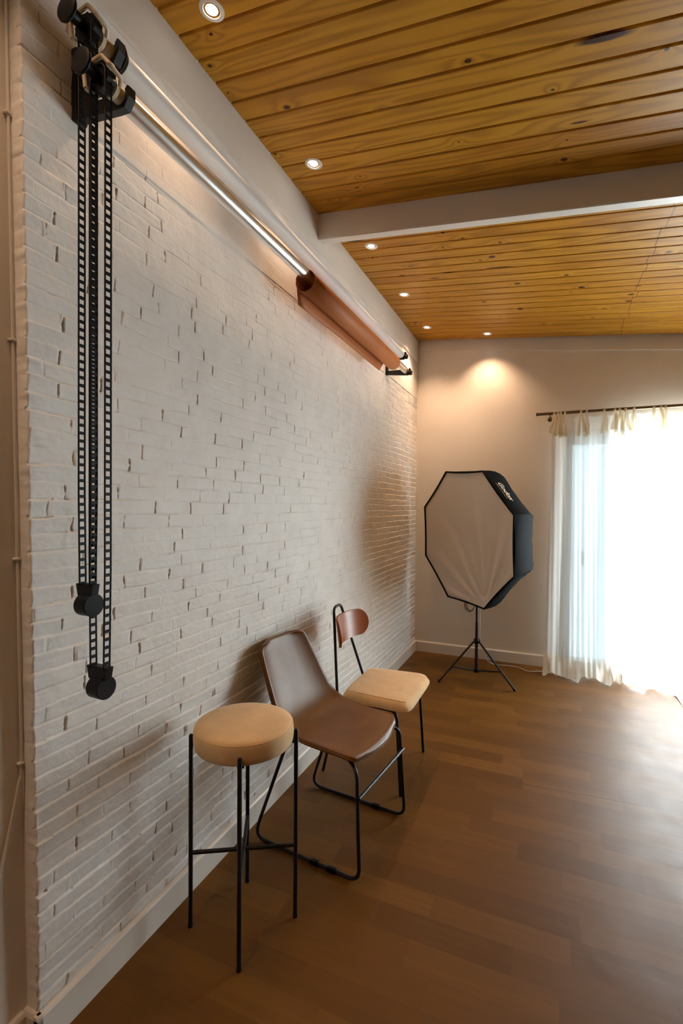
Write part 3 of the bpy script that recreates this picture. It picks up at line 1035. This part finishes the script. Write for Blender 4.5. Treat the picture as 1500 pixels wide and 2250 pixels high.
def loop_of(V):
    return [V[0][j] for j in range(nJ)] + [V[i][nJ] for i in range(nI)] + [V[nI][j] for j in range(nJ, 0, -1)] + [V[i][0] for i in range(nI, 0, -1)]
ra, rb = loop_of(VT), loop_of(VB)
cen = Vector((0.2, 0, 0.55))
rm, rim = [], []
for k in range(len(ra)):
    a_, b_ = ra[k].co, rb[k].co
    prv, nxt_ = ra[k - 1].co, ra[(k + 1) % len(ra)].co
    out = (nxt_ - prv).cross(a_ - b_)
    out = out.normalized() if out.length > 1e-9 else Vector((0, 0, 0))
    m_ = (a_ + b_) / 2
    if out.dot(m_ - cen) < 0:
        out = -out
    rim.append((m_ + out * 0.0085).copy())
    rm.append([bm.verts.new(a_.lerp(b_, t_) + out * o_) for t_, o_ in ((0.12, 0.0045), (0.5, 0.0085), (0.88, 0.0045))])
for k in range(len(ra)):
    k2 = (k + 1) % len(ra)
    col0 = [ra[k]] + rm[k] + [rb[k]]
    col1 = [ra[k2]] + rm[k2] + [rb[k2]]
    for q in range(4):
        try:
            bm.faces.new((col0[q], col0[q + 1], col1[q + 1], col1[q]))
        except ValueError:
            pass
bmesh.ops.recalc_face_normals(bm, faces=bm.faces[:])
sh = obj('seat_shell', bm, M_LEATH, t, world=False, angle=80)
bm = new()
add_tube(bm, rim, 0.0032, 6, closed=True)
obj('piping', bm, M_LEATH, sh, world=False)
for s in (-1, 1):
    vv = s * 0.236
    ins = s * 0.15
    pts = fillet([(0.13, ins, 0.452), (0.135, vv * 0.90, 0.452), (-0.022, vv, 0.009), (0.512, vv, 0.009), (0.488, vv * 0.93, 0.440), (0.40, ins, 0.445)], [0, 0.03, 0.05, 0.05, 0.05, 0], 8)
    bm = new()
    add_tube(bm, pts, 0.0078, 14)
    fr_ = obj('sled_frame', bm, M_BLACK, t, world=False)
    for gx in ((0.30, 0.385) if s < 0 else (0.36,)):
        bm = new()
        add_box(bm, (gx - 0.02, vv - 0.0095, 0.0), (gx + 0.02, vv + 0.0095, 0.020), 0.003)
        obj('floor_glide', bm, M_BLKPL, fr_, world=False)
bm = new()
add_tube(bm, [(0.5045, -0.232, 0.335), (0.5045, 0.232, 0.335)], 0.0078, 12)
obj('cross_bar', bm, M_BLACK, t, world=False)
for xx in (0.14, 0.40):
    bm = new()
    add_tube(bm, [(xx, -0.17, 0.450), (xx, 0.17, 0.450)], 0.008, 10)
    obj('seat_bearer', bm, M_BLACK, t, world=False)

# ================================================================== BEIGE CHAIR WITH WOODEN BACKREST
t = thing('side_chair', 'beige cushioned chair with a curved reddish wood backrest and black hairpin back frame', 'chair', (0.10, 2.645, 0), 0.0)
bm = new()
x0, x1 = 0.115, 0.515
nu, nv = 26, 26
rows_t, rows_b = [], []
def seat_pt(a, b, top):
    # a 0..1 front to back, b -1..1
    hw = 0.235 + 0.030 * a
    # superellipse corner rounding
    k = 8.0
    aa = 2 * a - 1
    L = (abs(aa) ** k + abs(b) ** k) ** (1 / k)
    m = max(abs(aa), abs(b), 1e-6)
    s = m / L if L > 0 else 1
    aa2, b2 = aa * s, b * s
    X = x0 + (x1 - x0) * (aa2 + 1) / 2
    Y = b2 * (0.235 + 0.032 * (aa2 + 1) / 2)
    e = m
    if top:
        Z = 0.486 - 0.006 * e ** 4 - 0.024 * max(0, (e - 0.90) / 0.10) ** 2.4
        Z -= 0.010 * max(0, (aa2 - 0.5) / 0.5) ** 2
    else:
        Z = 0.440
    return Vector((X, Y, Z))
bm = new()
tg = [[seat_pt(i / nu, -1 + 2 * j / nv, True) for j in range(nv + 1)] for i in range(nu + 1)]
bg_ = [[seat_pt(i / nu, -1 + 2 * j / nv, False) for j in range(nv + 1)] for i in range(nu + 1)]
VT = add_grid(bm, tg, flip=False)
VB = add_grid(bm, bg_, flip=True)
def ring_of(V):
    return [V[0][j] for j in range(nv)] + [V[i][nv] for i in range(nu)] + [V[nu][j] for j in range(nv, 0, -1)] + [V[i][0] for i in range(nu, 0, -1)]
ra, rb = ring_of(VT), ring_of(VB)
for k in range(len(ra)):
    k2 = (k + 1) % len(ra)
    bm.faces.new((ra[k], rb[k], rb[k2], ra[k2]))
bmesh.ops.recalc_face_normals(bm, faces=bm.faces[:])
cu = obj('seat_cushion', bm, M_SUEDE, t, world=False, angle=70)
bm = new()
sp_ = []
for k in range(25):
    b = -0.93
    a = 0.05 + 0.9 * k / 24
    q = seat_pt(a, b, True)
    sp_.append(q + Vector((0, 0.016, 0.004)))
add_tube(bm, sp_, 0.0016, 6)
obj('seam', bm, M_SUEDE, cu, world=False)
# hairpin back, one tube
bm = new()
hp = fillet([(0.085, -0.200, 0.430), (0.020, -0.105, 0.885), (0.016, -0.075, 0.925), (0.016, -0.020, 0.925), (0.020, 0.010, 0.885), (0.085, 0.195, 0.430)], [0, 0.12, 0.03, 0.03, 0.12, 0], 6)
hp = fillet([(0.090, -0.205, 0.430), (0.020, -0.105, 0.912), (0.020, -0.005, 0.912), (0.090, 0.200, 0.430)], [0, 0.045, 0.045, 0], 10)
add_tube(bm, hp, 0.0082, 14)
obj('back_frame', bm, M_BLACK, t, world=False)
for s in (-1, 1):
    bm = new()
    add_tube(bm, fillet([(0.088, s * 0.203, 0.431), (0.44, s * 0.238, 0.431), (0.468, s * 0.246, 0.0)], [0, 0.045, 0], 8), 0.0082, 14)
    obj('front_leg', bm, M_BLACK, t, world=False)
    bm = new()
    add_tube(bm, [(0.092, s * 0.190, 0.431), (-0.002, s * 0.190, 0.0)], 0.0082, 14)
    obj('rear_leg', bm, M_BLACK, t, world=False)
for xx in (0.12, 0.40):
    bm = new()
    add_tube(bm, [(xx, -0.22, 0.431), (xx, 0.22, 0.431)], 0.007, 10)
    obj('seat_bearer', bm, M_BLACK, t, world=False)
# backrest: stadium outline bent into an arc, concave to the front
bm = new()
HL, HR_ = 0.235, 0.078           # half length, half height
def back_pt(s, q, off):
    # s -1..1 along, q -1..1 in height
    ex = HL - HR_
    lim = HR_
    yv = s * HL
    if abs(yv) > ex:
        lim = math.sqrt(max(0.0, HR_ ** 2 - (abs(yv) - ex) ** 2))
    zv = q * lim
    Rb = 0.36
    an = yv / Rb
    X = 0.052 + Rb * (1 - math.cos(an))
    Y = Rb * math.sin(an)
    nx, ny = math.cos(an), -math.sin(an)
    lean = -0.14 * zv
    return Vector((X + lean + nx * off, -0.035 + Y + ny * off, 0.788 + zv))
ss = [math.sin(math.pi / 2 * (-1 + 2 * k / 36)) * 0.9995 for k in range(37)]
F = [[back_pt(s, -1 + 2 * j / 12, 0.006) for j in range(13)] for s in ss]
B = [[back_pt(s, -1 + 2 * j / 12, -0.006) for j in range(13)] for s in ss]
VF = add_grid(bm, F)
VBk = add_grid(bm, B, flip=True)
nu, nv = 36, 12
ra, rb = ring_of(VF), ring_of(VBk)
for k in range(len(ra)):
    k2 = (k + 1) % len(ra)
    bm.faces.new((ra[k], rb[k], rb[k2], ra[k2]))
bmesh.ops.remove_doubles(bm, verts=bm.verts[:], dist=0.0003)
bmesh.ops.recalc_face_normals(bm, faces=bm.faces[:])
obj('backrest', bm, M_VENEER, t, world=False, angle=50)

# ================================================================== SOFTBOX ON ITS STAND
SC = Vector((0.603, 4.2, 1.235))
syaw, spit, srol, SR = 0.717, -0.069, -0.048, 0.609
SN = Vector((-math.sin(syaw) * math.cos(spit), -math.cos(syaw) * math.cos(spit), math.sin(spit)))
SRt = -(SN.cross(Vector((0, 0, 1)))).normalized()
SU = SN.cross(SRt)
if SU.z < 0:
    SU = -SU
def so(ang, r, dep):
    """point at polar angle on the front plane, dep metres behind it"""
    return SC + (SRt * math.cos(ang) + SU * math.sin(ang)) * r - SN * dep
ANG = [math.radians(112.5 - 45 * k) + srol for k in range(8)]
t = thing('softbox', 'octagonal softbox with white diffuser and black sides on a light stand in the corner', 'softbox', SC)
depths = [(-0.012, 1.0), (0.0, 1.004), (0.06, 1.0), (0.12, 0.985), (0.18, 0.95), (0.24, 0.895), (0.30, 0.81), (0.35, 0.69), (0.39, 0.53), (0.415, 0.35), (0.43, 0.15)]
bm = new()
NS = 8
rows = []
for d, rf in depths:
    row = []
    for k in range(8):
        A_, B_ = so(ANG[k], SR * rf, d), so(ANG[(k + 1) % 8], SR * rf, d)
        mid_sag = 0.012 * math.sin(min(1, max(0, d) / 0.4) * math.pi)
        for q in range(NS):
            f = q / NS
            P = A_.lerp(B_, f)
            inward = (SC - SN * d - P).normalized()
            P = P + inward * (mid_sag * math.sin(f * math.pi) + 0.0035 * math.sin(f * 19 + d * 31 + k) * (1 if 0.02 < d < 0.4 else 0))
            row.append(P)
    row.append(row[0])
    rows.append(row)
V = [[bm.verts.new(p) for p in row[:-1]] for row in rows]
n_ = len(V[0])
for i in range(len(V) - 1):
    for j in range(n_):
        bm.faces.new((V[i][j], V[i][(j + 1) % n_], V[i + 1][(j + 1) % n_], V[i + 1][j]))
bm.faces.new(V[-1])
bmesh.ops.recalc_face_normals(bm, faces=bm.faces[:])
shell = obj('shell', bm, M_NYLON, t, angle=28)
md = shell.modifiers.new('thick', 'SOLIDIFY'); md.thickness = 0.003; md.offset = 0
# seam ribs
for k in range(8):
    bm = new()
    add_tube(bm, [so(ANG[k], SR * rf + 0.001, d) for d, rf in depths[1:]], 0.0035, 6)
    obj('rib', bm, M_NYLON, shell)
# rim edging
bm = new()
rp = []
for k in range(8):
    A_, B_ = so(ANG[k], SR * 1.002, -0.010), so(ANG[(k + 1) % 8], SR * 1.002, -0.010)
    for q in range(6):
        f = q / 6
        rp.append(A_.lerp(B_, f) + (SC - A_.lerp(B_, 0.5)).normalized() * 0.008 * math.sin(f * math.pi))
add_tube(bm, rp, 0.0075, 8, closed=True)
obj('rim_edging', bm, M_NYLON, t)
# diffuser with soft folds pulled towards the lower corner
bm = new()
NR, NA = 40, 128
bv = (SRt * math.cos(ANG[4]) + SU * math.sin(ANG[4])) * SR
bvx, bvy = bv.dot(SRt), bv.dot(SU)
def octr(a):
    a0 = (a - ANG[0]) % (math.pi / 4)
    return SR * math.cos(math.pi / 8) / math.cos(a0 - math.pi / 8)
def dpt(i, j):
    a = 2 * math.pi * j / NA
    r = octr(a) * 0.988 * i / NR
    X, Y = r * math.cos(a), r * math.sin(a)
    dx, dy = X - bvx, Y - bvy
    rad = math.hypot(dx, dy)
    th = math.atan2(dx, dy)
    amp = 0.010 * math.exp(-rad / 0.75) * min(1, rad / 0.12)
    e = min(1, (1 - i / NR) / 0.12)
    fold = amp * (math.sin(th * 17 + 0.6) + 0.55 * math.sin(th * 31 + 1.7)) * e
    fold += 0.003 * math.sin(X * 9 + Y * 3) * math.sin(Y * 7 + 1) * e
    sag = 0.012 * (1 - (i / NR) ** 2)
    return SC + SRt * X + SU * Y + SN * (fold + 0.004 - sag)
cv = bm.verts.new(dpt(0, 0))
rg_ = [[bm.verts.new(dpt(i, j)) for j in range(NA)] for i in range(1, NR + 1)]
for j in range(NA):
    bm.faces.new((cv, rg_[0][j], rg_[0][(j + 1) % NA]))
    for i in range(NR - 1):
        bm.faces.new((rg_[i][j], rg_[i + 1][j], rg_[i + 1][(j + 1) % NA], rg_[i][(j + 1) % NA]))
obj('diffuser', bm, M_DIFF, t, angle=180)
# maker's lettering along the upper right panel
def lettering(text, size, f0, dep, shear, name, bold=0.0):
    cu_ = bpy.data.curves.new(name, 'FONT')
    cu_.body = text
    cu_.size = size
    cu_.shear = shear
    cu_.offset = bold
    cu_.space_character = 1.02
    to = bpy.data.objects.new(name, cu_)
    COL.objects.link(to)
    bpy.context.view_layer.update()
    me_ = bpy.data.meshes.new_from_object(to.evaluated_get(bpy.context.evaluated_depsgraph_get()))
    bpy.data.objects.remove(to)
    bpy.data.curves.remove(cu_)
    k = 1
    A0, B0 = so(ANG[k], SR * 1.002, dep), so(ANG[k + 1], SR * 1.002, dep)
    ed = (B0 - A0).normalized()
    d2 = dep + 0.05
    rf2 = 0.987
    bk = (so(ANG[k], SR * rf2, d2) - so(ANG[k], SR * 1.0, dep))
    bk = (bk - ed * bk.dot(ed)).normalized()
    nr = ed.cross(bk).normalized()
    if nr.dot((A0 + B0) / 2 - SC) < 0:
        nr = -nr
    org = A0.lerp(B0, f0) + nr * 0.004
    bm = new()
    bm.from_mesh(me_)
    bpy.data.meshes.remove(me_)
    for v_ in bm.verts:
        v_.co = org + ed * v_.co.x + bk * v_.co.y
    bmesh.ops.solidify(bm, geom=bm.faces[:], thickness=0.0006)
    lo = obj(name, bm, M_PRINT, shell, smooth=False)
    lo['label'] = 'white lettering'
    return lo
lettering('Godox', 0.067, 0.275, 0.050, 0.25, 'brand_lettering', 0.0015)
bm = new()
k = 1
A0, B0 = so(ANG[k], SR * 1.006, 0.035), so(ANG[k + 1], SR * 1.006, 0.035)
for q in range(16):
    f = 0.29 + 0.0235 * q
    p = A0.lerp(B0, f)
    ed = (B0 - A0).normalized()
    nr = (p - SC).normalized()
    add_tube(bm, [p, p + ed * 0.007], 0.0016, 5)
obj('small_print_line', bm, M_PRINT, shell)
bm = new()
p = so(ANG[3] - 0.02, SR * 0.95, 0.19)
add_box(bm, p - Vector((0.012, 0.004, 0.008)), p + Vector((0.012, 0.004, 0.008)), 0.002)
obj('care_tag', bm, M_PRINT, shell)

PX, PY = 0.695, 4.292
t = thing('light_stand', 'black tripod light stand carrying the octagonal softbox', 'light stand', (PX, PY, 0))
bm = new()
add_tube(bm, [(PX, PY, 0.07), (PX, PY, 0.50)], 0.0135, 16)
add_tube(bm, [(PX, PY, 0.50), (PX, PY, 1.02)], 0.0105, 16)
obj('pole', bm, M_BLACK, t)
bm = new()
add_lathe(bm, [(0, 0.315), (0.02, 0.315), (0.023, 0.32), (0.023, 0.35), (0.019, 0.356), (0, 0.356)], (PX, PY, 0), (0, 0, 1), 20)
for a in (0.4, 2.5, 4.6):
    add_box(bm, Vector((PX + 0.024 * math.cos(a), PY + 0.024 * math.sin(a), 0.335)) - Vector((0.008, 0.008, 0.014)), Vector((PX + 0.024 * math.cos(a), PY + 0.024 * math.sin(a), 0.335)) + Vector((0.008, 0.008, 0.014)), 0.002)
obj('collar', bm, M_BLKPL, t)
bm = new()
add_lathe(bm, [(0, 0.066), (0.019, 0.066), (0.021, 0.07), (0.021, 0.090), (0.017, 0.096), (0, 0.096)], (PX, PY, 0), (0, 0, 1), 20)
obj('lower_collar', bm, M_BLKPL, t)
for (fx, fy) in ((0.41, 4.071), (1.026, 4.129), (0.655, 4.66)):
    bm = new()
    dvec = Vector((fx - PX, fy - PY, 0))
    ln = dvec.length
    dvec.normalize()
    foot = Vector((fx, fy, 0.008))
    hub = Vector((PX, PY, 0.33)) + dvec * 0.03
    add_tube(bm, [hub, foot], 0.0085, 12)
    lg = obj('leg', bm, M_BLACK, t)
    bm = new()
    add_tube(bm, [foot + (hub - foot) * 0.05, foot + (hub - foot) * 0.0 - Vector((0, 0, 0.0))], 0.0105, 10)
    obj('rubber_foot', bm, M_BLKPL, lg)
    bm = new()
    mid = hub.lerp(foot, 0.62)
    add_tube(bm, [(PX + dvec.x * 0.02, PY + dvec.y * 0.02, 0.082), mid], 0.006, 10)
    obj('strut', bm, M_BLACK, t)
bm = new()
add_tube(bm, [(PX, PY, 1.02), (PX, PY, 1.23)], 0.02, 14)
add_box(bm, (PX - 0.04, PY - 0.04, 1.19), (PX + 0.04, PY + 0.04, 1.28), 0.01)
obj('lamp_holder', bm, M_BLKPL, t)
# coiled leads hanging under the box
bm = new()
c = Vector((PX - 0.062, PY - 0.03, 0.640))
pts = []
for k in range(64):
    a = 2 * math.pi * k / 16
    q = k / 64
    pts.append(c + Vector(((0.044 - 0.016 * q) * math.cos(a) + 0.012 * q, 0.02 * q - 0.01, (0.062 - 0.02 * math.sin(3 * q)) * math.sin(a) + 0.008 * q)))
add_tube(bm, pts, 0.0022, 6)
o = obj('coiled_lead', bm, M_BLKPL, t)
# white lead to the floor
bm = new()
cp = [(PX + 0.016, PY + 0.012, 0.70), (PX + 0.022, PY + 0.03, 0.55), (PX + 0.02, PY + 0.10, 0.30), (PX + 0.05, PY + 0.30, 0.10), (0.80, 4.76, 0.006), (0.905, 4.775, 0.005), (1.011, 4.765, 0.005), (1.096, 4.69, 0.005), (1.213, 4.74, 0.005), (1.30, 4.73, 0.005), (1.40, 4.80, 0.005)]
add_tube(bm, catmull(cp, 8), 0.0038, 8)
tag(obj('power_cord', bm, M_CABLE), 'white power cord running from behind the stand along the floor to the curtain', 'cord')

# ================================================================== CURTAIN ROD AND CURTAINS
RY, RZ = 4.80, 2.354
t = thing('curtain_rod', 'dark bronze curtain rod across the top of the window', 'curtain rod', (1.14, RY, RZ))
bm = new()
add_tube(bm, [(1.145, RY, RZ), (3.75, RY, RZ)], 0.0135, 16)
obj('rod', bm, M_BRONZE, t)
for q in (1.140, 3.745):
    bm = new()
    add_tube(bm, [(q, RY, RZ), (q + 0.012, RY, RZ)], 0.0165, 16)
    obj('end_cap', bm, M_BRONZE, t)
for bx in (1.258, 2.5, 3.66):
    bm = new()
    add_tube(bm, fillet([(bx, RY, RZ - 0.011), (bx, RY, RZ - 0.035), (bx, D, RZ - 0.035)], [0, 0.012, 0], 5), 0.006, 10)
    add_lathe(bm, [(0, 0), (0.022, 0), (0.022, 0.008), (0.012, 0.014), (0, 0.014)], (bx, D, RZ - 0.035), (0, -1, 0), 20)
    obj('rod_bracket', bm, M_BRONZE, t)

def curtain(xa, xb, ties, label, seed, flare):
    t = thing('sheer_curtain', label, 'curtain', ((xa + xb) / 2, RY, 0), 0, 'sheer tie-top curtain panels')
    rg = np.random.default_rng(seed)
    nx = int((xb - xa) / 0.008)
    u = np.linspace(0, 1, nx)
    zz = np.concatenate([np.linspace(RZ - 0.035, RZ - 0.155, 5)[:-1], np.linspace(RZ - 0.155, 0.17, 34)[:-1], np.linspace(0.17, 0.0, 12)])
    ph = rg.uniform(0, 6.28, 8)
    fr = np.array([3.4, 6.1, 9.7, 17.0]) * (xb - xa) / 0.7
    am = np.array([0.017, 0.008, 0.0035, 0.0010])
    fold = sum(a_ * np.sin(2 * math.pi * f_ * 0.5 * u + p_ + 0.9 * np.sin(2 * math.pi * u * 1.3 + p_)) for a_, f_, p_ in zip(am, fr, ph))
    rows = []
    for z_ in zz:
        h = 1 - z_ / RZ                       # 0 at the top, 1 at the floor
        amp = 0.35 + 0.9 * h ** 0.7
        xs = xa + (xb - xa) * u
        xs = xs - flare * 0.055 * h ** 1.5 * (1 - u) ** 2
        pool = max(0.0, (0.17 - z_) / 0.17)
        yy = RY - 0.004 - 0.035 * h - fold * amp - 0.006 * np.sin(u * 90 + z_ * 3) * h
        yy = yy - pool ** 1.5 * (0.055 + 0.095 * np.clip(0.5 + np.sin(2 * math.pi * 4.1 * (xb - xa) * u + ph[5]) + 0.4 * np.sin(2 * math.pi * 9.3 * (xb - xa) * u + ph[7]), 0, 1.7))
        sagt = 0.0
        zr = z_ + 0.0 * u
        if h < 0.09:                         # heading droops between the ties
            dd = np.min(np.abs(xs[:, None] - np.array(ties)[None, :]), 1)
            zr = zr - np.clip(dd, 0, 0.10) * 0.35 * (1 - h / 0.09)
        zr = np.maximum(zr, 0.004 + 0.012 * pool * (0.5 + 0.5 * np.sin(u * 47 + ph[6])))
        yy = np.minimum(yy, D - 0.03)
        rows.append([(a_, b_, c_) for a_, b_, c_ in zip(xs, yy, zr)])
    bm = new()
    V = add_grid(bm, rows[4:37 + 1])
    obj('voile', bm, M_SHEER, t, angle=180)
    bm = new()
    add_grid(bm, rows[:5])
    obj('heading', bm, M_HEM2, t, angle=180)
    bm = new()
    add_grid(bm, rows[37:])
    obj('bottom_hem', bm, M_HEM, t, angle=180)
    for i, tx in enumerate(ties):
        bm = new()
        wv = 0.009
        # strap over the rod
        loop = []
        for k in range(13):
            a = math.radians(-70 + (320 / 12) * k)
            loop.append((0.0165 * math.cos(a), 0.0165 * math.sin(a)))
        P = [[(tx - wv + 0.003 * math.sin(k), RY + ly, RZ + lz) for k, (ly, lz) in enumerate(loop)],
             [(tx + wv + 0.003 * math.sin(k), RY + ly, RZ + lz) for k, (ly, lz) in enumerate(loop)]]
        add_grid(bm, P)
        # two hanging tails
        for s in (-1, 1):
            L = 0.17 + 0.06 * rg.random()
            sw = s * (0.008 + 0.022 * rg.random())
            A_, B_ = [], []
            for k in range(9):
                f = k / 8
                xx = tx + sw * f ** 0.8 + 0.004 * math.sin(f * 5 + i)
                yv = RY - 0.0165 - 0.012 * math.sin(f * 2.5) - 0.002 * s - 0.018 * f - fmax(fold) * 0.2
                z_ = RZ - 0.008 - L * f
                wd = 0.007 + 0.009 * f ** 0.7
                A_.append((xx - wd, yv + 0.004 * math.sin(f * 6), z_))
                B_.append((xx + wd, yv - 0.004 * math.sin(f * 6), z_ + 0.004 * s))
            add_grid(bm, [A_, [((a_[0] + b_[0]) / 2, (a_[1] + b_[1]) / 2 - 0.004, (a_[2] + b_[2]) / 2) for a_, b_ in zip(A_, B_)], B_])
        # knot under the rod
        bmesh.ops.create_uvsphere(bm, u_segments=10, v_segments=7, radius=0.011, matrix=Matrix.Translation((tx, RY - 0.016, RZ - 0.016)))
        obj('tie', bm, M_TIE, t, angle=180)
    return t
def fmax(a):
    return float(np.max(a))
M_HEM2 = sheer('doubled_voile_heading', 0.06, (0.86, 0.85, 0.80))
def rx(px):
    """x on the rod for the tie positions read along the rod"""
    return 1.142 + (px - 1178) * (2.271 - 1.142) / (1500 - 1178)
ties1 = [rx(p) - 0.0 for p in (1221, 1229, 1236, 1246, 1283, 1296, 1335)]
ties2 = [rx(p) for p in (1358, 1368, 1381, 1399, 1440, 1455, 1464)] + [2.34, 2.45, 2.62, 2.8, 2.98, 3.15, 3.3, 3.45, 3.58]
curtain(1.275, 1.838, ties1, 'left sheer white curtain panel, gathered beside the softbox', 5, 1.0)
curtain(1.852, 3.64, ties2, 'right sheer white curtain panel, brightest and cut by the picture edge', 9, 0.0)

# white sheet on the floor at the right edge
bm = new()
rows = []
for i in range(9):
    row = []
    for j in range(11):
        a, b = i / 8, j / 10
        left = 2.165 + 0.038 * min(1, a * 4)
        X = left + (2.58 - left) * b
        Y = 4.602 + 0.030 * b - (0.262 + 0.06 * b) * a
        Z = 0.003 + 0.004 * math.sin(b * 5) * math.sin(a * 3.1) ** 2 + 0.010 * (1 - b) ** 6 * (1 - a)
        row.append((X, Y, Z))
    rows.append(row)
add_grid(bm, rows)
o = obj('paper_sheet', bm, M_PRINT, None, angle=80)
md = o.modifiers.new('thick', 'SOLIDIFY'); md.thickness = 0.001; md.offset = 1
tag(o, 'white sheet lying on the floor in front of the curtain at the right picture edge', 'sheet')
